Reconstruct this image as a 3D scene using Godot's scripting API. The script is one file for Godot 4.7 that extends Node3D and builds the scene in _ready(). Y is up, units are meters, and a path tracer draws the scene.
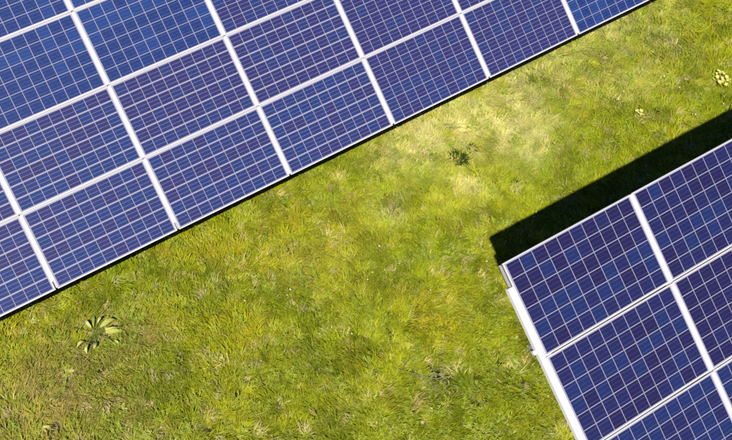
extends Node3D
# Two rows of photovoltaic tables over a meadow, seen from the air.
# x runs along the rows, y is up, z runs down the slope of the tables (towards the low edges).

const PITCH_X := 1.68
const PITCH_Z := 1.01
const PANEL_X := 1.65
const PANEL_Z := 0.997
const ROWS := 6

var rng := RandomNumberGenerator.new()
var cam: Camera3D
var long_table := Transform3D()
var short_table := Transform3D()
var used_names := {}
var noise_a := FastNoiseLite.new()
var noise_b := FastNoiseLite.new()
var noise_c := FastNoiseLite.new()
var noise_d := FastNoiseLite.new()
var noise_r := FastNoiseLite.new()
var mats := {}

# ------------------------------------------------------------------ helpers
func numbered(called: String) -> String:
	var n: int = used_names.get(called, 0)
	used_names[called] = n + 1
	return called if n == 0 else "%s_%03d" % [called, n]

func thing(called: String, label: String, category: String, at: Transform3D, group := "") -> Node3D:
	var o := Node3D.new()
	o.name = numbered(called)
	add_child(o)
	o.transform = at
	tag(o, label, category, group)
	return o

func tag(o: Node, label: String, category: String, group := "", kind := "") -> void:
	if label: o.set_meta("label", label)
	if category: o.set_meta("category", category)
	if group: o.set_meta("group", group)
	if kind: o.set_meta("kind", kind)

func part(called: String, mesh: Mesh, mat: Material, parent: Node, at := Transform3D()) -> MeshInstance3D:
	var o := MeshInstance3D.new()
	o.name = numbered(called) if parent == self else called
	o.mesh = mesh
	if mat: o.material_override = mat
	parent.add_child(o, true)
	o.transform = at
	return o

func srgb(r: float, g: float, b: float) -> Color:
	return Color(r, g, b).linear_to_srgb()

func plain(lin: Color, rough: float, metal := 0.0) -> StandardMaterial3D:
	var m := StandardMaterial3D.new()
	m.albedo_color = lin.linear_to_srgb()
	m.roughness = rough
	m.metallic = metal
	return m

func quad(st: SurfaceTool, a: Vector3, b: Vector3, c: Vector3, d: Vector3, n: Vector3, uv := false) -> void:
	# a b c d go round clockwise when seen from the side n points to
	var p := [a, b, c, a, c, d]
	var t := [Vector2(0, 0), Vector2(1, 0), Vector2(1, 1), Vector2(0, 0), Vector2(1, 1), Vector2(0, 1)]
	for i in 6:
		st.set_normal(n)
		st.set_uv(t[i] if uv else Vector2(p[i].x, p[i].z))
		st.add_vertex(p[i])

func add_box(st: SurfaceTool, lo: Vector3, hi: Vector3, bottom := true, uv := false) -> void:
	var v := func(x, y, z): return Vector3(hi.x if x else lo.x, hi.y if y else lo.y, hi.z if z else lo.z)
	quad(st, v.call(0, 1, 0), v.call(1, 1, 0), v.call(1, 1, 1), v.call(0, 1, 1), Vector3.UP, uv)
	if bottom:
		quad(st, v.call(0, 0, 1), v.call(1, 0, 1), v.call(1, 0, 0), v.call(0, 0, 0), Vector3.DOWN)
	quad(st, v.call(0, 1, 1), v.call(1, 1, 1), v.call(1, 0, 1), v.call(0, 0, 1), Vector3.BACK)
	quad(st, v.call(1, 1, 0), v.call(0, 1, 0), v.call(0, 0, 0), v.call(1, 0, 0), Vector3.FORWARD)
	quad(st, v.call(1, 1, 1), v.call(1, 1, 0), v.call(1, 0, 0), v.call(1, 0, 1), Vector3.RIGHT)
	quad(st, v.call(0, 1, 0), v.call(0, 1, 1), v.call(0, 0, 1), v.call(0, 0, 0), Vector3.LEFT)

func box_mesh(lo: Vector3, hi: Vector3) -> ArrayMesh:
	var st := SurfaceTool.new()
	st.begin(Mesh.PRIMITIVE_TRIANGLES)
	add_box(st, lo, hi)
	return st.commit()

func chamfer_box(lo: Vector3, hi: Vector3, c: float) -> ArrayMesh:
	# a bar with chamfered upper edges along z
	var st := SurfaceTool.new()
	st.begin(Mesh.PRIMITIVE_TRIANGLES)
	var prof := [Vector2(lo.x, lo.y), Vector2(lo.x, hi.y - c), Vector2(lo.x + c, hi.y), Vector2(hi.x - c, hi.y), Vector2(hi.x, hi.y - c), Vector2(hi.x, lo.y)]
	for i in prof.size():
		var a: Vector2 = prof[i]
		var b: Vector2 = prof[(i + 1) % prof.size()]
		var n := Vector3(-(b - a).y, (b - a).x, 0).normalized()
		quad(st, Vector3(a.x, a.y, lo.z), Vector3(b.x, b.y, lo.z), Vector3(b.x, b.y, hi.z), Vector3(a.x, a.y, hi.z), n)
	for e in [[hi.z, Vector3.BACK], [lo.z, Vector3.FORWARD]]:
		for i in range(1, prof.size() - 1):
			var tri := [prof[0], prof[i], prof[i + 1]] if e[1] == Vector3.BACK else [prof[0], prof[i + 1], prof[i]]
			for q in tri:
				st.set_normal(e[1])
				st.set_uv(Vector2(q.x, q.y))
				st.add_vertex(Vector3(q.x, q.y, e[0]))
	return st.commit()

func height(x: float, z: float) -> float:
	return 0.035 * noise_r.get_noise_2d(x, z) + 0.012 * noise_r.get_noise_2d(x * 4.0 + 50.0, z * 4.0)

func on_ground(x: float, z: float, turn := 0.0, lift := 0.0, size := 1.0) -> Transform3D:
	return Transform3D(Basis(Vector3.UP, turn).scaled(Vector3.ONE * size), Vector3(x, height(x, z) + lift, z))

# ------------------------------------------------------------------ solar panels
func frame_mesh() -> ArrayMesh:
	# mitred aluminium profile swept round the rim
	var st := SurfaceTool.new()
	st.begin(Mesh.PRIMITIVE_TRIANGLES)
	var prof := [Vector2(0.024, -0.04), Vector2(0.0, -0.04), Vector2(0.0, -0.002), Vector2(0.002, 0.0), Vector2(0.0125, 0.0), Vector2(0.014, -0.0015), Vector2(0.014, -0.038)]
	var hx := PANEL_X / 2
	var hz := PANEL_Z / 2
	for i in prof.size() - 1:
		var a: Vector2 = prof[i]
		var b: Vector2 = prof[i + 1]
		var ca := [Vector3(-hx + a.x, a.y, -hz + a.x), Vector3(hx - a.x, a.y, -hz + a.x), Vector3(hx - a.x, a.y, hz - a.x), Vector3(-hx + a.x, a.y, hz - a.x)]
		var cb := [Vector3(-hx + b.x, b.y, -hz + b.x), Vector3(hx - b.x, b.y, -hz + b.x), Vector3(hx - b.x, b.y, hz - b.x), Vector3(-hx + b.x, b.y, hz - b.x)]
		for k in 4:
			var j := (k + 1) % 4
			var n: Vector3 = (cb[k] - ca[k]).cross(ca[j] - ca[k]).normalized()
			quad(st, ca[j], ca[k], cb[k], cb[j], -n)
	st.generate_normals()
	return st.commit()

func cell_texture(tone: Color, seed_no: int, busbar: float, two: bool) -> ImageTexture:
	# multicrystalline silicon: angular grains, printed busbars
	var s := 64
	var r := RandomNumberGenerator.new()
	r.seed = seed_no
	var pts: Array = []
	for i in 44:
		pts.append([Vector2(r.randf() * s, r.randf() * s), r.randf_range(0.88, 1.13), r.randf_range(-0.08, 0.08)])
	var img := Image.create(s, s, true, Image.FORMAT_RGB8)
	for y in s:
		for x in s:
			var best := 1e9
			var g = pts[0]
			for p in pts:
				var d: float = (p[0] - Vector2(x, y)).length_squared()
				if d < best:
					best = d
					g = p
			var k: float = g[1] * r.randf_range(0.95, 1.05)
			var c := Color(tone.r * k * (1.0 + g[2]), tone.g * k, tone.b * k * (1.0 - g[2] * 0.5))
			for line in ([s * 0.32, s * 0.68] if two else [s * 0.2, s * 0.5, s * 0.8]):
				if absf(y - line) < (2.2 if two else 1.0):
					c = c.lerp(Color(0.30, 0.31, 0.42), busbar)
			img.set_pixel(x, y, c.linear_to_srgb())
	img.generate_mipmaps()
	return ImageTexture.create_from_image(img)

func laminate(tex: Texture2D) -> StandardMaterial3D:
	var m := StandardMaterial3D.new()
	m.albedo_texture = tex
	m.roughness = 0.4
	m.metallic_specular = 0.4
	m.clearcoat_enabled = true
	m.clearcoat = 1.0
	m.clearcoat_roughness = 0.06
	m.texture_filter = BaseMaterial3D.TEXTURE_FILTER_LINEAR_WITH_MIPMAPS_ANISOTROPIC
	return m

var cell_mats: Array = []
var cell_plain: ArrayMesh
var cell_wide_gap: ArrayMesh
var panel_frame: ArrayMesh
var panel_sheet: ArrayMesh

func make_panel_kit() -> void:
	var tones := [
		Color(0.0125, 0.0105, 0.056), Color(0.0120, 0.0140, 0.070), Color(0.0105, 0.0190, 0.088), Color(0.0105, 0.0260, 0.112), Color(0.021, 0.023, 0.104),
		Color(0.014, 0.031, 0.132), Color(0.018, 0.029, 0.124), Color(0.0125, 0.0380, 0.158), Color(0.0115, 0.0290, 0.130)]  # the later, paler tones have sky haze of the long array mixed in
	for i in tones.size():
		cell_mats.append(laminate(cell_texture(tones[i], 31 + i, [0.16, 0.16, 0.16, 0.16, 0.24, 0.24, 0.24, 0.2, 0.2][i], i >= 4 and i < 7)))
	var st := SurfaceTool.new()
	st.begin(Mesh.PRIMITIVE_TRIANGLES)
	add_box(st, Vector3(-0.0755, -0.0062, -0.0755), Vector3(0.0755, -0.0042, 0.0755), false, true)
	cell_plain = st.commit()
	st = SurfaceTool.new()
	st.begin(Mesh.PRIMITIVE_TRIANGLES)
	add_box(st, Vector3(-0.0757, -0.0062, -0.0705), Vector3(0.0757, -0.0042, 0.0705), false, true)
	cell_wide_gap = st.commit()
	panel_frame = frame_mesh()
	panel_sheet = box_mesh(Vector3(-PANEL_X / 2 + 0.0145, -0.010, -PANEL_Z / 2 + 0.0145), Vector3(PANEL_X / 2 - 0.0145, -0.006, PANEL_Z / 2 - 0.0145))

func make_panel(table: Transform3D, c: int, low: float, label: String, group: String, palette: Array, wide: bool) -> void:
	# low: distance of the panel's middle down the slope from the table's origin
	var mid := table * Vector3((c + 0.5) * PITCH_X, 0, low)
	var o := thing("solar_panel", label, "solar panel", Transform3D(table.basis, mid), group)
	part("frame", panel_frame, mats.alu, o)
	part("backsheet", panel_sheet, mats.sheet, o)
	var mesh := cell_wide_gap if wide else cell_plain
	for iz in 6:
		var row_bias := rng.randi() % palette.size()
		for ix in 10:
			var k: int = palette[row_bias] if rng.randf() < 0.5 else palette[rng.randi() % palette.size()]
			var b := Basis() if rng.randf() < 0.5 else Basis(Vector3.UP, PI)
			part("cell", mesh, cell_mats[k], o, Transform3D(b, Vector3((ix - 4.5) * 0.1595, 0, (iz - 2.5) * 0.1597)))

func in_view(p: Vector3, mx: float, my: float) -> bool:
	var q := cam.transform.affine_inverse() * p
	var t := tan(deg_to_rad(cam.fov / 2))
	return absf(q.x / -q.z) / (t * 1024.0 / 616.0) < mx and absf(q.y / -q.z) / t < my

const ORDINAL := ["first", "second", "third", "fourth", "fifth", "sixth", "seventh", "eighth", "ninth"]

func build_long_array() -> void:
	var g := "solar panels of the long array"
	for r in ROWS:
		for c in range(-3, 8):
			var low := -(r + 0.5) * PITCH_Z
			if not in_view(long_table * Vector3((c + 0.5) * PITCH_X, 0, low), 1.28, 1.4):
				continue
			var row: String = "lowest row" if r == 0 else ORDINAL[r] + " row up"
			var label := ""
			if c == 0:
				label = "blue solar panel, %s of long array, in line with the large pale-leaved weed" % row
			elif c > 0:
				label = "blue solar panel, %s, long array, %s past the large weed towards yellow flowers" % [row, ORDINAL[c - 1]]
			else:
				label = "blue solar panel, %s, long array, %s past the large weed, away from flowers" % [row, ORDINAL[-c - 1]]
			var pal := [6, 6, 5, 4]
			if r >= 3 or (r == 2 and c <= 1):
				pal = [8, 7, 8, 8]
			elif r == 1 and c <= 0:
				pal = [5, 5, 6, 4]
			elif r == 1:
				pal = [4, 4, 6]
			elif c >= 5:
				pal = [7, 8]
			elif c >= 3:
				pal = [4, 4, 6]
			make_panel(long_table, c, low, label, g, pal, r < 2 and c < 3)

func build_short_array() -> void:
	var g := "solar panels of the short array"
	for r in ROWS:
		for c in range(0, 4):
			var low := (r + 0.5) * PITCH_Z
			if r > 0 and not in_view(short_table * Vector3((c + 0.5) * PITCH_X, 0, low), 1.4, 1.6):
				continue
			var row: String = "highest row" if r == 0 else ORDINAL[r] + " row down"
			var where: String = "beside the white end rail" if c == 0 else ORDINAL[c] + " from the white end rail"
			var label := "dark blue solar panel, %s of short array, %s" % [row, where]
			var pal := [0, 1, 1, 0, 1, 2]
			if r == 1 and c == 0:
				pal = [0, 1, 1, 2, 2]
			elif r >= 2:
				pal = [2, 1, 2, 2]
			elif r == 1:
				pal = [0, 1, 0]
			make_panel(short_table, c, low, label, g, pal, false)

func post_mesh(h: float) -> ArrayMesh:
	# C-section steel pile
	var st := SurfaceTool.new()
	st.begin(Mesh.PRIMITIVE_TRIANGLES)
	add_box(st, Vector3(-0.06, -0.25, -0.035), Vector3(0.06, h, -0.029))
	add_box(st, Vector3(-0.06, -0.25, -0.0288), Vector3(-0.054, h, 0.035))
	add_box(st, Vector3(0.054, -0.25, -0.0288), Vector3(0.06, h, 0.035))
	return st.commit()

func build_rack(table: Transform3D, label: String, c0: int, c1: int, z0: float, z1: float, is_long: bool) -> void:
	var base := Transform3D(Basis(), Vector3(table.origin.x, 0, table.origin.z))
	var o := thing("mounting_rack", label, "mounting rack", base)
	var rel := base.affine_inverse() * table
	# rails run up the slope under every joint between two columns
	for c in range(c0, c1 + 1):
		var x := c * PITCH_X
		var at_end := not is_long and c == 0
		var lo := Vector3(-0.045, -0.1, z0 + 0.02)
		var hi := Vector3(0.045, -0.0412, z1 - 0.02)
		if at_end:
			lo.x = 0.016
			hi.x = 0.106
		var rail := part("rail", chamfer_box(lo, hi, 0.003), mats.alu, o, rel * Transform3D(Basis(), Vector3(x, 0, 0)))
		if at_end:
			continue
		for r in ROWS:
			var a := z0 + r * PITCH_Z + 0.0115
			var b := z0 + (r + 1) * PITCH_Z - 0.0115
			if is_long and r == ROWS - 1:
				b -= 0.10 if c in [0, 1] else 0.02
			part("cover_strip", chamfer_box(Vector3(-0.0135, -0.0408, a), Vector3(0.0135, 0.002, b), 0.002), mats.white, rail)
	if not is_long:
		# the rail at the open end stands out beside the panels, from a little below the top edge
		var e := part("end_rail", chamfer_box(Vector3(-0.047, -0.066, z0 + 0.25), Vector3(0.0125, -0.004, z1 - 0.02), 0.004), mats.white, o, rel)
		for z in [0.90, 3.0, 4.4]:
			part("clamp", chamfer_box(Vector3(-0.085, -0.06, z0 + z), Vector3(-0.0475, -0.02, z0 + z + 0.045), 0.003), mats.alu, e)
	else:
		# grey filler profile closes the gaps between the rows of the long table
		for r in range(1, ROWS):
			for c in range(c0, c1):
				part("filler_profile", box_mesh(Vector3(0.0152, -0.038, -0.0092), Vector3(PITCH_X - 0.0152, -0.003, 0.0092)), mats.grey, o, rel * Transform3D(Basis(), Vector3(c * PITCH_X, 0, z0 + r * PITCH_Z)))
	for z in [z0 + 0.9, (z0 + z1) / 2, z1 - 0.9]:
		part("purlin", box_mesh(Vector3(c0 * PITCH_X - 0.02, -0.2, z - 0.035), Vector3(c1 * PITCH_X + 0.02, -0.1005, z + 0.035)), mats.steel, o, rel)
	for c in range(c0, c1 + 1):
		if (c - c0) % 2 == 0:
			continue
		for z in [z0 + 0.9, z1 - 0.9]:
			var top := table * Vector3(c * PITCH_X + 0.16, -0.16, z)
			part("post", post_mesh(top.y), mats.steel, o, Transform3D(Basis(), Vector3(top.x, 0, top.z) - base.origin))

# ------------------------------------------------------------------ meadow
func build_ground() -> void:
	# one sheet: a finely bumped middle, wide flat skirts to the horizon
	var xs: Array = [-600.0, -120.0, -40.0, -15.0]
	var zs: Array = [-600.0, -120.0, -40.0, -15.0]
	for i in 151:
		xs.append(-6.0 + i * 0.15)
	for i in 121:
		zs.append(-8.0 + i * 0.15)
	xs += [25.0, 50.0, 130.0, 600.0]
	zs += [20.0, 45.0, 130.0, 600.0]
	var st := SurfaceTool.new()
	st.begin(Mesh.PRIMITIVE_TRIANGLES)
	st.set_smooth_group(0)
	for z in zs:
		for x in xs:
			st.set_color(meadow_soil(x, z))
			st.set_uv(Vector2(x, z))
			st.add_vertex(Vector3(x, height(x, z) - 0.004, z))
	var w := xs.size()
	for j in zs.size() - 1:
		for i in w - 1:
			var a := j * w + i
			for k in [a, a + 1, a + w + 1, a, a + w + 1, a + w]:
				st.add_index(k)
	st.generate_normals()
	var m := StandardMaterial3D.new()
	m.vertex_color_use_as_albedo = true
	m.roughness = 1.0
	var nt := NoiseTexture2D.new()
	nt.width = 512
	nt.height = 512
	nt.seamless = true
	nt.noise = FastNoiseLite.new()
	nt.noise.seed = 5
	nt.noise.frequency = 0.05
	nt.noise.fractal_octaves = 4
	var ramp := Gradient.new()
	ramp.colors = PackedColorArray([Color(0.55, 0.5, 0.42), Color(0.85, 0.85, 0.7), Color(1, 0.97, 0.8)])
	ramp.offsets = PackedFloat32Array([0.25, 0.55, 0.8])
	nt.color_ramp = ramp
	m.albedo_texture = nt
	m.uv1_triplanar = true
	m.uv1_world_triplanar = true
	m.uv1_scale = Vector3.ONE * 0.9
	var g := part("ground", st.commit(), m, self)
	tag(g, "grassy meadow soil beneath the solar arrays", "ground", "", "structure")

func meadow_soil(x: float, z: float) -> Color:
	var k := 0.5 + 0.5 * noise_b.get_noise_2d(x, z)
	return Color(0.026, 0.024, 0.009).lerp(Color(0.045, 0.040, 0.013), k)

# sward patches: x, z, radius, kind, strength
const PATCHES := [
	[7.55, -0.20, 0.35, "pale", 0.5], [8.75, -0.45, 0.4, "pale", 0.5], [9.75, -0.50, 0.4, "pale", 0.45], [10.6, -0.45, 0.4, "pale", 0.35], [10.2, 0.35, 0.4, "pale", 0.25], [7.0, 0.95, 0.3, "pale", 0.35],
	[5.80, 0.00, 0.55, "pale", 0.75], [6.70, 0.00, 0.50, "pale", 0.6], [7.05, 0.50, 0.55, "pale", 0.65], [5.75, 1.00, 0.22, "pale", 0.5],
	[5.10, 0.05, 0.35, "pale", 0.4], [8.10, -0.15, 0.40, "pale", 0.45], [9.40, -0.35, 0.5, "pale", 0.35], [9.30, 0.75, 0.35, "pale", 0.35],
	[8.70, 0.60, 0.4, "pale", 0.25], [4.50, 0.85, 0.2, "pale", 0.5], [3.55, 0.75, 0.35, "ochre", 0.35], [2.75, 0.55, 0.40, "ochre", 0.4],
	[2.20, 0.15, 0.30, "ochre", 0.45], [3.30, 0.0, 0.35, "ochre", 0.3], [4.20, 2.45, 0.35, "ochre", 0.55], [3.85, 2.15, 0.3, "ochre", 0.3],
	[1.90, 1.35, 0.35, "ochre", 0.4], [-0.65, 0.05, 0.30, "ochre", 0.3], [1.05, 0.65, 0.3, "ochre", 0.35],
	[-0.35, 1.00, 0.7, "dry", 0.9], [-0.75, 0.75, 0.5, "dry", 0.6], [0.55, 0.55, 0.35, "dry", 0.6], [0.85, 0.75, 0.3, "dry", 0.4],
	[2.95, 0.9, 0.25, "dry", 0.4], [3.55, 1.05, 0.25, "dry", 0.4], [4.05, 0.45, 0.25, "dry", 0.25], [-1.1, 1.2, 0.5, "dry", 0.4], [0.1, 2.2, 0.5, "dry", 0.35],
	[0.35, 1.55, 0.55, "deep", 0.7], [-0.2, 0.55, 0.3, "deep", 0.45], [0.9, 1.2, 0.4, "deep", 0.4], [-0.5, 1.35, 0.3, "deep", 0.4], [1.5, 2.6, 0.5, "deep", 0.4], [3.2, 3.7, 0.5, "deep", 0.35], [4.7, 3.6, 0.4, "deep", 0.35], [4.05, 1.65, 0.6, "deep", 0.25], [7.9, 0.85, 0.5, "deep", 0.4], [9.2, 0.2, 0.5, "deep", 0.3], [2.2, 2.1, 0.6, "deep", 0.35],
	[1.65, 1.9, 0.4, "deep", 0.3], [2.4, 3.0, 0.6, "deep", 0.3], [3.4, 3.2, 0.4, "deep", 0.4], [5.95, 0.50, 0.16, "deep", 0.8], [4.3, 4.2, 0.6, "deep", 0.25], [6.6, 1.2, 0.45, "deep", 0.25],
	[0.2, 0.35, 0.22, "deep", 0.6], [-0.4, 0.72, 0.2, "deep", 0.6],
]

func patch(kind: String, x: float, z: float) -> float:
	var s := 0.0
	for p in PATCHES:
		if p[3] == kind:
			var d2: float = (x - p[0]) * (x - p[0]) + (z - p[1]) * (z - p[1])
			var r2: float = p[2] * p[2]
			if d2 < r2 * 6.0:
				s += p[4] * exp(-d2 / r2)
	return clampf(s * (0.82 + 1.1 * noise_c.get_noise_2d(x * 1.3, z * 1.3)), 0.0, 1.0)

func sward_color(x: float, z: float, r: RandomNumberGenerator) -> Color:
	var a := 0.5 + 0.5 * noise_a.get_noise_2d(x, z)
	var b := 0.5 + 0.5 * noise_b.get_noise_2d(x, z)
	var c := 0.5 + 0.5 * noise_c.get_noise_2d(x, z)
	var col := Color(0.194, 0.250, 0.008).lerp(Color(0.340, 0.345, 0.016), clampf(a * 1.5 - 0.25, 0, 1))
	col = col.lerp(Color(0.080, 0.118, 0.007), clampf(b * 2.6 - 1.2, 0, 0.8))
	var e := 0.5 + 0.5 * noise_d.get_noise_2d(x + 17.0, z)
	col = col.lerp(Color(0.42, 0.43, 0.06), clampf(e * 2.4 - 1.35, 0, 0.6))
	col = col.lerp(Color(0.080, 0.115, 0.008), clampf(0.85 - e * 2.2, 0, 0.6))
	col = col.lerp(Color(0.400, 0.320, 0.035), clampf(c * 2.0 - 1.3, 0, 0.5))
	col = col.lerp(Color(0.100, 0.130, 0.010), 0.8 * patch("deep", x, z))
	col = col.lerp(Color(0.430, 0.345, 0.024), 0.8 * patch("ochre", x, z))
	col = col.lerp(Color(0.310, 0.250, 0.075), 0.75 * patch("dry", x, z))
	col = col.lerp(Color(0.640, 0.590, 0.240), 0.8 * patch("pale", x, z))
	var k := r.randf_range(0.68, 1.20)
	if r.randf() < 0.06:
		col = col.lerp(Color(0.5, 0.43, 0.2), 0.6)
	return Color(col.r * k * r.randf_range(0.92, 1.08), col.g * k, col.b * k)

func blade(st: SurfaceTool, root: Vector3, dir: Vector3, len: float, wid: float, droop: float, tint: Color) -> void:
	var side := dir.cross(Vector3.UP)
	if side.length() < 0.01:
		side = Vector3.RIGHT
	side = side.normalized()
	var p1 := root + dir * len * 0.5
	var out := Vector3(dir.x, 0, dir.z).normalized()
	var p2 := root + dir * len * 0.82 + out * len * droop * 0.4 - Vector3.UP * len * droop * 0.35
	if p2.y < 0.004: p2.y = 0.004
	var n1 := side.cross(dir).normalized()
	var n2 := side.cross(p2 - p1).normalized()
	if n1.y < 0: n1 = -n1
	if n2.y < 0: n2 = -n2
	var w0 := side * wid * 0.4
	var w1 := side * wid * 0.5
	for e in [[root - w0, n1], [p1 - w1, n1], [p1 + w1, n1], [root - w0, n1], [p1 + w1, n1], [root + w0, n1], [p1 - w1, n2], [p2, n2], [p1 + w1, n2]]:
		st.set_color(tint)
		st.set_normal(e[1])
		st.add_vertex(e[0])

func tuft_mesh(seed_no: int, count: int, spread: float, lmin: float, lmax: float, wid: float, lean_min: float, lean_max: float, fan := PI) -> ArrayMesh:
	var r := RandomNumberGenerator.new()
	r.seed = seed_no
	var st := SurfaceTool.new()
	st.begin(Mesh.PRIMITIVE_TRIANGLES)
	for i in count:
		var a := r.randf() * TAU
		var rr := spread * sqrt(r.randf())
		var b := a + r.randf_range(-1.4, 1.4) if fan >= PI else r.randf_range(-fan, fan)
		var lean := r.randf_range(lean_min, lean_max)
		var dir := Vector3(cos(b) * sin(lean), cos(lean), sin(b) * sin(lean))
		var t := r.randf_range(0.6, 1.35)
		blade(st, Vector3(cos(a) * rr, -0.006, sin(a) * rr), dir, r.randf_range(lmin, lmax), wid * r.randf_range(0.7, 1.2), r.randf_range(0.2, 1.0), Color(t * r.randf_range(0.9, 1.1), t, t * r.randf_range(0.7, 1.3)))
	return st.commit()

func clover_mesh(seed_no: int) -> ArrayMesh:
	var r := RandomNumberGenerator.new()
	r.seed = seed_no
	var st := SurfaceTool.new()
	st.begin(Mesh.PRIMITIVE_TRIANGLES)
	for i in 7:
		var a := r.randf() * TAU
		var c := Vector3(cos(a), 0, sin(a)) * r.randf_range(0.005, 0.05) + Vector3.UP * r.randf_range(0.03, 0.075)
		var t := r.randf_range(0.8, 1.25)
		var tilt := Basis(Vector3(r.randf_range(-1, 1), 0, r.randf_range(-1, 1)).normalized(), r.randf_range(0.0, 0.6))
		for k in 3:
			var q := a + k * TAU / 3
			var d := Vector3(cos(q), 0.15, sin(q))
			var s := Vector3(-sin(q), 0, cos(q))
			var L := 0.017
			var v := [c, c + tilt * (d * L * 0.6 - s * L * 0.45), c + tilt * (d * L), c + tilt * (d * L * 0.6 + s * L * 0.45)]
			for e in [0, 1, 2, 0, 2, 3]:
				st.set_color(Color(t, t, t))
				st.set_normal(tilt * Vector3.UP)
				st.add_vertex(v[e])
	return st.commit()

func leaf_material(back: Color) -> StandardMaterial3D:
	var m := StandardMaterial3D.new()
	m.vertex_color_use_as_albedo = true
	m.roughness = 0.75
	m.metallic_specular = 0.12
	m.cull_mode = BaseMaterial3D.CULL_DISABLED
	m.backlight_enabled = true
	m.backlight = back
	return m

# openings standing for deep shade between leaves, dark-coloured soil shows: x, z, radius
const OPENINGS := [[0.24, 0.36, 0.20], [-0.38, 0.72, 0.13], [0.52, 0.62, 0.10], [4.02, 3.88, 0.09], [4.35, 4.30, 0.10], [3.57, 3.22, 0.22], [1.40, 0.50, 0.10], [5.90, 0.55, 0.09], [4.45, 0.90, 0.07], [3.75, 3.75, 0.07],
	[4.6, 4.6, 0.10], [4.25, 3.45, 0.06], [0.3, 1.7, 0.12], [0.05, 1.35, 0.09], [2.88, 0.62, 0.08], [3.32, 2.95, 0.09], [-0.75, 1.3, 0.12], [-0.2, 1.1, 0.09], [0.55, 1.25, 0.10], [0.1, 0.95, 0.07], [-0.55, 1.0, 0.08], [0.75, 1.75, 0.11], [0.25, 2.05, 0.1], [-0.15, 1.6, 0.08], [4.15, 4.1, 0.07], [4.5, 3.95, 0.08], [3.4, 3.6, 0.07], [4.75, 4.35, 0.07], [4.0, 4.45, 0.09], [10.2, 1.42, 0.07]]

func bare(x: float, z: float) -> float:
	var s := 0.0
	for p in OPENINGS:
		var d2: float = (x - p[0]) * (x - p[0]) + (z - p[1]) * (z - p[1])
		if d2 < p[2] * p[2] * 4.0:
			s = maxf(s, exp(-d2 / (p[2] * p[2])))
	return s

func flow(x: float, z: float) -> float:
	# the way the blades lie, combed by wind and tread
	return 0.9 + 3.2 * noise_a.get_noise_2d(x * 0.8 + 70.0, z * 0.8) + 1.5 * noise_b.get_noise_2d(x + 70.0, z)

func covered(x: float, z: float) -> bool:
	# ground well under a table, out of sight from here and from a step aside
	if z < -1.7:
		return true
	return z > 3.4 and x > 6.4 - 0.254 * (z - 2.24)

func scatter(called: String, mesh: Mesh, mat: Material, per_m2: float, chooser: Callable, smin: float, smax: float, seed_no: int, label: String, category: String, tint: Callable) -> void:
	var r := RandomNumberGenerator.new()
	r.seed = seed_no
	var buf := PackedFloat32Array()
	var step := 1.0 / sqrt(per_m2)
	var n := 0
	var poly := PackedVector2Array([Vector2(-3.2, 1.2), Vector2(-1.3, -1.7), Vector2(12.6, -1.7), Vector2(14.2, -0.3), Vector2(10.6, 3.6), Vector2(6.6, 7.3)])
	var z := -1.7
	while z < 7.3:
		# the span of the outline at this z
		var lo := 1e9
		var hi := -1e9
		for i in poly.size():
			var p := poly[i]
			var q := poly[(i + 1) % poly.size()]
			if (p.y - z) * (q.y - z) <= 0.0 and absf(q.y - p.y) > 1e-6:
				var xx := p.x + (q.x - p.x) * (z - p.y) / (q.y - p.y)
				lo = minf(lo, xx)
				hi = maxf(hi, xx)
		var x := lo
		while x < hi:
			var px := x + r.randf_range(-0.6, 0.6) * step
			var pz := z + r.randf_range(-0.6, 0.6) * step
			x += step
			if covered(px, pz):
				continue
			var size: float = chooser.call(px, pz, r)
			if size <= 0.0:
				continue
			size *= r.randf_range(smin, smax)
			var b := Basis(Vector3.UP, flow(px, pz) + r.randf_range(-0.9, 0.9)).rotated(Vector3.RIGHT, r.randf_range(-0.2, 0.2)).scaled(Vector3(size, size * r.randf_range(0.8, 1.2), size))
			var c: Color = tint.call(px, pz, r)
			buf.append_array(PackedFloat32Array([b.x.x, b.y.x, b.z.x, px, b.x.y, b.y.y, b.z.y, height(px, pz), b.x.z, b.y.z, b.z.z, pz, c.r, c.g, c.b, 1.0]))
			n += 1
		z += step
	var mm := MultiMesh.new()
	mm.transform_format = MultiMesh.TRANSFORM_3D
	mm.use_colors = true
	mm.mesh = mesh
	mm.instance_count = n
	mm.buffer = buf
	var o := MultiMeshInstance3D.new()
	o.name = numbered(called)
	o.multimesh = mm
	o.material_override = mat
	add_child(o)
	tag(o, label, category, "", "stuff")
	print(called, " ", n)

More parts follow.
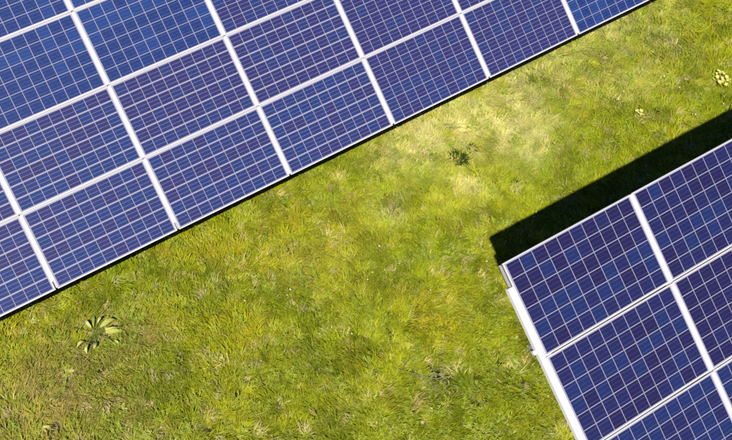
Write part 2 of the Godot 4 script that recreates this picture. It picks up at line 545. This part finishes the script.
func build_grass() -> void:
	var turf := leaf_material(Color(0.35, 0.35, 0.12))
	var straw := leaf_material(Color(0.2, 0.2, 0.12))
	var clump := func(x, z):
		return 0.5 + 0.42 * noise_d.get_noise_2d(x, z) + 0.38 * noise_d.get_noise_2d(x * 2.7 + 31.0, z * 2.7)
	for v in 3:
		scatter("grass", tuft_mesh(100 + v, 40, 0.046, 0.07, 0.165, 0.0092, 0.45, 1.35, 1.1), turf, 115.0,
			func(x, z, r):
				var h: float = clump.call(x, z)
				if h < 0.33 and r.randf() < 0.9: return 0.0
				if bare(x, z) > r.randf() * 1.1: return 0.0
				return 0.42 + 0.95 * h,
			0.8, 1.25, 11 + v, ["short olive green turf filling the strip between the arrays", "short yellow green blades mixed through the turf", "short upright grass blades across the meadow"][v], "grass",
			func(x, z, r): return sward_color(x, z, r))
	scatter("long_grass", tuft_mesh(200, 14, 0.03, 0.13, 0.27, 0.0095, 0.7, 1.4, 0.8), turf, 150.0,
		func(x, z, r):
			return 0.9 if clump.call(x, z) > 0.42 + 0.3 * r.randf() and bare(x, z) < 0.4 else 0.0,
		0.7, 1.3, 21, "longer leaning grass blades growing in loose clumps", "grass",
		func(x, z, r): return sward_color(x, z, r))
	scatter("dry_grass", tuft_mesh(300, 8, 0.03, 0.08, 0.18, 0.0065, 1.1, 1.5, 1.2), straw, 420.0,
		func(x, z, r):
			var k := 0.22 + 0.7 * patch("pale", x, z) + 0.85 * patch("dry", x, z) + 0.2 * patch("ochre", x, z)
			return 1.0 if r.randf() < k else 0.0,
		0.7, 1.3, 22, "flattened straw coloured grass in pale patches", "dry grass",
		func(x, z, r):
			var c := Color(0.64, 0.57, 0.24).lerp(Color(0.44, 0.34, 0.14), r.randf() * clampf(patch("dry", x, z) * 2.0, 0.2, 1.0))
			var k: float = r.randf_range(0.7, 1.15)
			return Color(c.r * k, c.g * k, c.b * k))
	scatter("clover", clover_mesh(400), turf, 330.0,
		func(x, z, r):
			if bare(x, z) > r.randf(): return 0.0
			var k := clampf(noise_b.get_noise_2d(x * 1.7 + 9.0, z * 1.7) * 1.6, 0.0, 0.8)
			if clump.call(x, z) < 0.4: return 0.0
			k += 0.5 * clampf((z - 2.9) / 1.2, 0, 1) + 0.25 * clampf((0.9 - x) / 1.0, 0, 1) * clampf((z - 0.3) / 0.6, 0, 1)
			return 1.0 if r.randf() < k else 0.0,
		0.8, 1.5, 23, "small rounded clover leaves spread through the turf", "clover",
		func(x, z, r):
			var k: float = r.randf_range(0.75, 1.3)
			return Color(0.20 * k, 0.25 * k, 0.03 * k))

# ------------------------------------------------------------------ plants
func leaf_mesh(len: float, wid: float, rise: float, droop: float, tint: Color, seed_no: int) -> ArrayMesh:
	# a broad leaf along +x: folded midrib, wavy margin, tip bending down
	var r := RandomNumberGenerator.new()
	r.seed = seed_no
	var n := 7
	var rows: Array = []
	for i in n + 1:
		var t := float(i) / n
		var w := wid * 0.5 * (pow(sin(PI * clampf(t * 0.93 + 0.06, 0, 1)), 0.8)) * (1.0 + 0.12 * r.randf_range(-1, 1))
		var mid := Vector3(len * t * (1.0 - 0.12 * t * droop), len * (rise * t - droop * t * t), 0)
		var fold := w * (0.35 + 0.15 * r.randf_range(-1, 1))
		rows.append([mid + Vector3(0, fold, -w), mid, mid + Vector3(0, fold * r.randf_range(0.5, 1.2), w)])
	var st := SurfaceTool.new()
	st.begin(Mesh.PRIMITIVE_TRIANGLES)
	st.set_smooth_group(0)
	for i in n + 1:
		for k in 3:
			var s: float = (1.25 if k == 1 else 1.0) * r.randf_range(0.92, 1.08)
			st.set_color(Color(tint.r * s, tint.g * s, tint.b * s))
			st.add_vertex(rows[i][k])
	for i in n:
		for k in 2:
			var a := i * 3 + k
			for e in [a, a + 3, a + 4, a, a + 4, a + 1]:
				st.add_index(e)
	st.generate_normals()
	return st.commit()

func tube(st: SurfaceTool, pts: Array, r0: float, r1: float, tint: Color) -> void:
	var sides := 6
	var rings: Array = []
	for i in pts.size():
		var d: Vector3 = (pts[mini(i + 1, pts.size() - 1)] - pts[maxi(i - 1, 0)]).normalized()
		var u := d.cross(Vector3.UP if absf(d.y) < 0.9 else Vector3.RIGHT).normalized()
		var v := u.cross(d)
		var rad := lerpf(r0, r1, float(i) / (pts.size() - 1))
		var ring: Array = []
		for k in sides:
			var a := TAU * k / sides
			ring.append([pts[i] + (u * cos(a) + v * sin(a)) * rad, u * cos(a) + v * sin(a)])
		rings.append(ring)
	for i in pts.size() - 1:
		for k in sides:
			var j := (k + 1) % sides
			for e in [rings[i][k], rings[i + 1][j], rings[i + 1][k], rings[i][k], rings[i][j], rings[i + 1][j]]:
				st.set_color(tint)
				st.set_normal(e[1])
				st.add_vertex(e[0])

func rosette(called: String, label: String, category: String, group: String, at: Transform3D, leaves: Array, turn0: float, spread: Array, r: RandomNumberGenerator) -> Node3D:
	var o := thing(called, label, category, at, group)
	for i in spread.size():
		var m: ArrayMesh = leaves[i % leaves.size()]
		var b := Basis(Vector3.UP, turn0 + spread[i][0]).scaled(Vector3.ONE * spread[i][1])
		part("leaf", m, mats.leaf, o, Transform3D(b, Vector3(0, 0.015 + 0.012 * r.randf(), 0)))
	return o

const LANDMARKS := [[0.25, 0.36, "the large pale-leaved weed"], [3.5, 3.15, "the withered stalk"], [5.77, 1.01, "the bleached straw tussock"], [7.05, 0.55, "the wide flattened tussock"], [10.33, 1.41, "the large yellow flower clump"], [8.74, 1.27, "the small yellow flower clump"], [5.44, 2.3, "the corner of the short array"], [4.55, 0.84, "the fanned pale tussock"]]

func nearest(x: float, z: float) -> String:
	var best := 1e9
	var word := ""
	for l in LANDMARKS:
		var d := Vector2(x - l[0], z - l[1]).length()
		if d < best:
			best = d
			word = l[2]
	return word

func build_plants() -> void:
	var r := RandomNumberGenerator.new()
	r.seed = 77
	# the large weed with long pale leaves
	var big := [leaf_mesh(0.24, 0.070, 0.75, 0.75, Color(0.27, 0.30, 0.07), 1), leaf_mesh(0.18, 0.058, 1.1, 1.2, Color(0.34, 0.35, 0.10), 2), leaf_mesh(0.26, 0.072, 0.35, 0.4, Color(0.09, 0.12, 0.02), 3), leaf_mesh(0.20, 0.05, 0.5, 0.3, Color(0.18, 0.22, 0.04), 12), leaf_mesh(0.15, 0.05, 1.3, 1.0, Color(0.33, 0.34, 0.12), 13)]
	var weed := thing("broad_leaved_weed", "large weed with long pale green leaves growing below the long array", "weed", on_ground(0.25, 0.36))
	# bearing of each leaf, how far out its blade begins, size
	for l in [[2.1, 0.06, 0.75, 1], [0.0, 0.07, 0.9, 0], [-0.5, 0.12, 1.0, 1], [-0.95, 0.13, 0.85, 0], [-2.05, 0.17, 0.9, 4], [-2.45, 0.22, 0.7, 1], [-1.5, 0.16, 0.75, 3], [2.7, 0.13, 0.8, 3], [3.6, 0.2, 0.8, 1], [0.75, 0.10, 0.6, 4], [-1.2, 0.28, 0.6, 4], [1.4, 0.05, 0.8, 3]]:
		var bend := Basis(Vector3.UP, l[0] + r.randf_range(-0.15, 0.15))
		var roll := Basis(Vector3.RIGHT, r.randf_range(-0.7, 0.7)) * Basis(Vector3.BACK, r.randf_range(-0.35, 0.25))
		part("leaf", big[l[3]], mats.leaf, weed, Transform3D((bend * Basis(Vector3.UP, r.randf_range(-0.45, 0.45)) * roll).scaled(Vector3.ONE * l[2] * 1.1), bend * Vector3(l[1], 0.085, 0)))
		var sk := SurfaceTool.new()
		sk.begin(Mesh.PRIMITIVE_TRIANGLES)
		tube(sk, [Vector3(0.005, 0.0, 0), Vector3(l[1] * 0.5, 0.065, 0), Vector3(l[1] + 0.01, 0.088, 0)], 0.005, 0.003, Color(0.16, 0.17, 0.04))
		part("stalk", sk.commit(), mats.leaf, weed, Transform3D(bend, Vector3.ZERO))
	for i in 9:
		part("leaf", big[2], mats.leaf, weed, Transform3D(Basis(Vector3.UP, i * 2.4).scaled(Vector3.ONE * r.randf_range(0.5, 0.8)), Vector3(0, 0.02, 0)))
	# smaller leafy weeds
	var small := [leaf_mesh(0.11, 0.042, 0.6, 0.5, Color(0.20, 0.235, 0.035), 4), leaf_mesh(0.09, 0.038, 0.8, 0.7, Color(0.28, 0.29, 0.06), 5), leaf_mesh(0.13, 0.034, 0.7, 0.7, Color(0.36, 0.34, 0.11), 6)]
	var spots := [[1.43, 0.54], [3.42, 3.27], [5.08, 2.71], [-0.27, 0.68], [-0.57, 0.78], [4.62, 4.15], [4.14, 3.82], [3.77, 3.78], [4.18, 4.39], [-0.48, 1.61], [-0.92, 1.18], [0.70, 0.95], [0.43, 0.66],
		[2.82, 0.45], [0.98, 2.21], [4.57, 4.52], [0.55, 0.50], [3.55, 3.95], [3.95, 4.10], [4.45, 3.55], [0.05, 1.45], [4.85, 3.25], [3.10, 3.55], [-0.10, 1.95], [4.40, 0.90], [2.95, 0.85]]
	for s in spots:
		var spread: Array = []
		for i in r.randi_range(7, 11):
			spread.append([i * 2.4 + r.randf_range(-0.4, 0.4), r.randf_range(0.6, 1.1)])
		rosette("leafy_weed", "small rosette of short green leaves, closest to " + nearest(s[0], s[1]), "weed", "small leafy weeds in the turf", on_ground(s[0] + r.randf_range(-0.03, 0.03), s[1] + r.randf_range(-0.03, 0.03), r.randf() * TAU), small, 0.0, spread, r)
	# withered stalk lying across the turf
	var dead := thing("withered_stalk", "grey branching withered stalk lying on the grass", "plant stalk", on_ground(3.46, 3.12, 0.0, -0.025))
	var st := SurfaceTool.new()
	st.begin(Mesh.PRIMITIVE_TRIANGLES)
	var grey := Color(0.22, 0.22, 0.12)
	tube(st, [Vector3(-0.30, 0.03, -0.40), Vector3(-0.2, 0.06, -0.27), Vector3(0.0, 0.085, -0.02), Vector3(0.1, 0.08, 0.07), Vector3(0.33, 0.065, 0.14)], 0.003, 0.006, grey)
	part("stem", st.commit(), mats.leaf, dead)
	for b in [[Vector3(-0.2, 0.075, -0.27), Vector3(0.1, 0.09, -0.34)], [Vector3(0.0, 0.085, -0.02), Vector3(-0.02, 0.07, 0.22)], [Vector3(0.05, 0.085, 0.04), Vector3(0.26, 0.1, -0.12)], [Vector3(0.1, 0.08, 0.07), Vector3(0.12, 0.06, 0.30)], [Vector3(-0.1, 0.08, -0.15), Vector3(-0.26, 0.07, -0.02)], [Vector3(0.2, 0.07, 0.1), Vector3(0.33, 0.08, 0.27)]]:
		st = SurfaceTool.new()
		st.begin(Mesh.PRIMITIVE_TRIANGLES)
		var mid: Vector3 = (b[0] + b[1]) * 0.5 + Vector3(0.02, 0.025, -0.02)
		tube(st, [b[0], mid, b[1]], 0.004, 0.002, grey)
		part("branch", st.commit(), mats.leaf, dead)
	var dry_leaf := [leaf_mesh(0.12, 0.03, 0.5, 0.5, Color(0.12, 0.14, 0.035), 8), leaf_mesh(0.10, 0.026, 0.7, 0.9, Color(0.20, 0.20, 0.075), 9)]
	for i in 34:
		part("leaf", dry_leaf[i % 2], mats.leaf, dead, Transform3D(Basis(Vector3.UP, r.randf() * TAU), Vector3(r.randf_range(-0.08, 0.3), 0.07, r.randf_range(-0.05, 0.28))))
	# pale tussocks
	var tuss := [[5.77, 1.01, 0.85, "bleached straw tussock standing alone in open turf", Color(0.66, 0.56, 0.26)], [4.55, 0.84, 0.8, "pale tussock with fanned blades beside dark leaves", Color(0.50, 0.46, 0.16)],
		[5.80, 0.04, 1.0, "broad pale tussock close below the long array", Color(0.52, 0.48, 0.16)], [7.05, 0.55, 1.15, "wide flattened pale tussock midway between both arrays", Color(0.46, 0.44, 0.14)], [6.66, 0.07, 0.95, "yellowish tussock at the upper end of the pale patch", Color(0.50, 0.46, 0.15)]]
	for t in tuss:
		var m := tuft_mesh(int(t[0] * 100), 260, 0.10, 0.10, 0.24, 0.0052, 0.35, 1.35)
		var o := thing("grass_tussock", t[3], "grass tussock", on_ground(t[0], t[1], 0.0, 0.0, t[2]), "pale grass tussocks")
		var col: Color = t[4]
		var mt := leaf_material(Color(0.2, 0.2, 0.1))
		mt.albedo_color = col.linear_to_srgb()
		part("blades", m, mt, o)
	# dark tufts
	for t in [[5.90, 0.55, 1.6, "darkest tuft of the three dark green tufts in the pale patch"], [5.66, 0.42, 0.9, "small dark green tuft nearest the long array's edge"], [6.18, 0.50, 1.0, "small dark green tuft nearest the wide pale tussock"]]:
		var m := tuft_mesh(int(t[0] * 37), 150, 0.06, 0.08, 0.15, 0.008, 0.1, 0.6)
		var o := thing("dark_tuft", t[3], "grass tuft", on_ground(t[0], t[1], 0.0, 0.0, t[2]), "dark green tufts")
		var mt := leaf_material(Color(0.1, 0.12, 0.03))
		mt.albedo_color = srgb(0.034, 0.052, 0.008)
		part("blades", m, mt, o)
	# yellow flower clumps
	for t in [[10.33, 1.41, 26, 0.14, "large clump of pale yellow flowers near the shadow of the short array"], [8.74, 1.27, 9, 0.07, "small clump of pale yellow flowers in the open turf"]]:
		var o := thing("flower_clump", t[4], "flowers", on_ground(t[0], t[1]), "yellow flower clumps")
		for i in 9:
			part("leaf", small[i % 2], mats.leaf, o, Transform3D(Basis(Vector3.UP, i * 2.4), Vector3(r.randf_range(-0.05, 0.05), 0.015, r.randf_range(-0.05, 0.05))))
		for i in int(t[2]):
			var a := r.randf() * TAU
			var d: float = t[3] * sqrt(r.randf())
			var f := part("flower_head", flower_mesh(0.032, 5, 0.3), mats.yellow_petal, o, Transform3D(Basis(Vector3(cos(a), 0, sin(a)), r.randf_range(-0.6, 0.6)).scaled(Vector3.ONE * r.randf_range(0.5, 1.15)), Vector3(cos(a) * d, r.randf_range(0.10, 0.15), sin(a) * d)))
			part("stem", stem_mesh(0.10), mats.leaf, f)
	# daisies
	for s in [[6.26, 1.87], [6.18, 1.92], [5.93, 2.13], [5.60, 2.03], [5.56, 2.05], [5.17, 2.15], [9.52, 0.91], [9.58, 0.92], [8.82, 0.83], [8.65, 0.91], [9.49, 1.73], [9.46, 1.70], [10.01, 1.80], [9.75, 2.05],
		[2.66, 1.15], [2.58, 1.20], [2.07, 0.98], [3.63, 1.54], [3.91, 1.54], [3.75, 1.48], [9.64, 1.21], [2.86, 3.63], [3.26, 3.50], [9.14, -0.77], [4.05, 1.20], [3.0, 2.1]]:
		var shaded: bool = s[1] > 1.8 and s[0] > 5.3
		var label := "small white daisy in the shadow of the short array" if shaded else "small white daisy in sunlit turf, closest to " + nearest(s[0], s[1])
		var o := thing("daisy", label, "daisy", on_ground(s[0], s[1], r.randf() * TAU), "daisies in the shade" if shaded else "daisies in the sun")
		var f := part("flower_head", flower_mesh(0.0125, 12, 0.12), mats.white_petal, o, Transform3D(Basis(Vector3.RIGHT, r.randf_range(-0.35, 0.35)), Vector3(0, 0.12, 0)))
		var c := SphereMesh.new()
		c.radius = 0.005
		c.height = 0.006
		c.radial_segments = 8
		c.rings = 4
		part("centre", c, mats.yolk, f, Transform3D(Basis(), Vector3(0, 0.003, 0)))
		part("stem", stem_mesh(0.125), mats.leaf, f)

func flower_mesh(rad: float, petals: int, cup: float) -> ArrayMesh:
	var st := SurfaceTool.new()
	st.begin(Mesh.PRIMITIVE_TRIANGLES)
	for i in petals:
		var a := TAU * i / petals
		var h := PI / petals * 0.85
		var tip := Vector3(cos(a) * rad, rad * cup, sin(a) * rad)
		var l := Vector3(cos(a - h) * rad * 0.72, rad * cup * 0.7, sin(a - h) * rad * 0.72)
		var q := Vector3(cos(a + h) * rad * 0.72, rad * cup * 0.7, sin(a + h) * rad * 0.72)
		for v in [Vector3.ZERO, l, tip, Vector3.ZERO, tip, q]:
			st.set_normal(Vector3(-cos(a) * cup, 1, -sin(a) * cup).normalized())
			st.add_vertex(v)
	return st.commit()

func stem_mesh(len: float) -> ArrayMesh:
	var st := SurfaceTool.new()
	st.begin(Mesh.PRIMITIVE_TRIANGLES)
	tube(st, [Vector3(0, -len, 0), Vector3(0.004, -len * 0.5, 0.002), Vector3(0, -0.001, 0)], 0.002, 0.0015, Color(0.14, 0.18, 0.03))
	return st.commit()

# ------------------------------------------------------------------ scene
func _ready() -> void:
	cam = Camera3D.new()
	cam.name = "camera"
	cam.transform = Transform3D(Basis(Vector3(0.82275, 0.09618, 0.56020), Vector3(0.42727, 0.54532, -0.72115), Vector3(-0.37485, 0.83269, 0.40757)).orthonormalized(), Vector3(-2.027, 13.805, 7.456))
	cam.fov = 20.778
	cam.near = 0.1
	cam.far = 2000.0
	add_child(cam)
	cam.current = true

	var env := Environment.new()
	env.background_mode = Environment.BG_SKY
	var sky_mat := ProceduralSkyMaterial.new()
	sky_mat.sky_top_color = Color(0.20, 0.36, 0.72)
	sky_mat.sky_horizon_color = Color(0.62, 0.72, 0.86)
	sky_mat.sky_curve = 0.12
	sky_mat.ground_bottom_color = Color(0.16, 0.17, 0.06)
	sky_mat.ground_horizon_color = Color(0.45, 0.50, 0.42)
	sky_mat.sky_energy_multiplier = 1.0
	var sky := Sky.new()
	sky.sky_material = sky_mat
	env.sky = sky
	env.background_energy_multiplier = 0.37
	env.tonemap_mode = Environment.TONE_MAPPER_LINEAR
	env.tonemap_exposure = 1.46
	env.sdfgi_enabled = true
	env.ssao_enabled = true
	env.ssil_enabled = true
	var we := WorldEnvironment.new()
	we.name = "world_environment"
	we.environment = env
	add_child(we)

	var sun := DirectionalLight3D.new()
	sun.name = "sun"
	sun.light_energy = 1.6
	sun.light_color = Color(1.0, 0.97, 0.91)
	sun.light_angular_distance = 0.5
	sun.shadow_enabled = true
	var to_sun := Vector3(-0.457, 0.799, 0.391)
	sun.transform = Transform3D(Basis.looking_at(-to_sun, Vector3.UP), Vector3(0, 20, 0))
	add_child(sun)

	var setup := [[noise_a, 0.55, 3], [noise_b, 1.1, 3], [noise_c, 2.2, 3], [noise_d, 3.6, 2], [noise_r, 0.8, 2]]
	for i in setup.size():
		var n: FastNoiseLite = setup[i][0]
		n.seed = 40 + i
		n.frequency = setup[i][1]
		n.fractal_octaves = setup[i][2]
	rng.seed = 2024

	mats.alu = plain(Color(0.48, 0.48, 0.51), 0.45)
	mats.white = plain(Color(0.62, 0.62, 0.64), 0.5)
	mats.grey = plain(Color(0.30, 0.30, 0.34), 0.5)
	mats.steel = plain(Color(0.45, 0.46, 0.47), 0.5, 0.6)
	var sheet := plain(Color(0.25, 0.245, 0.32), 0.5)
	sheet.clearcoat_enabled = true
	sheet.clearcoat = 1.0
	sheet.clearcoat_roughness = 0.06
	mats.sheet = sheet
	mats.leaf = leaf_material(Color(0.3, 0.32, 0.1))
	mats.white_petal = plain(Color(0.72, 0.70, 0.52), 0.7)
	mats.yellow_petal = plain(Color(0.58, 0.54, 0.14), 0.7)
	mats.yolk = plain(Color(0.60, 0.40, 0.03), 0.8)

	# the planes of the two tables: x along the row, z down the slope, y off the glass
	var th := deg_to_rad(32.39)
	var tb := Basis(Vector3(1, 0, 0), Vector3(0, cos(th), sin(th)), Vector3(0, -sin(th), cos(th)))
	long_table = Transform3D(tb, Vector3(0, 0.8, 0))
	var twist := Basis(Vector3(0.9999, -0.0088, 0.0108), Vector3(0.0093, 0.9989, -0.0461), Vector3(-0.0104, 0.0462, 0.9989))
	short_table = Transform3D((twist * tb).orthonormalized(), Vector3(3.211, 4.046, 3.768))

	build_ground()
	make_panel_kit()
	build_rack(long_table, "metal rack with white strips carrying the long array", -3, 8, -ROWS * PITCH_Z, 0.0, true)
	build_rack(short_table, "metal rack with a white end rail carrying the short array", 0, 4, 0.0, ROWS * PITCH_Z, false)
	build_long_array()
	build_short_array()
	build_grass()
	build_plants()
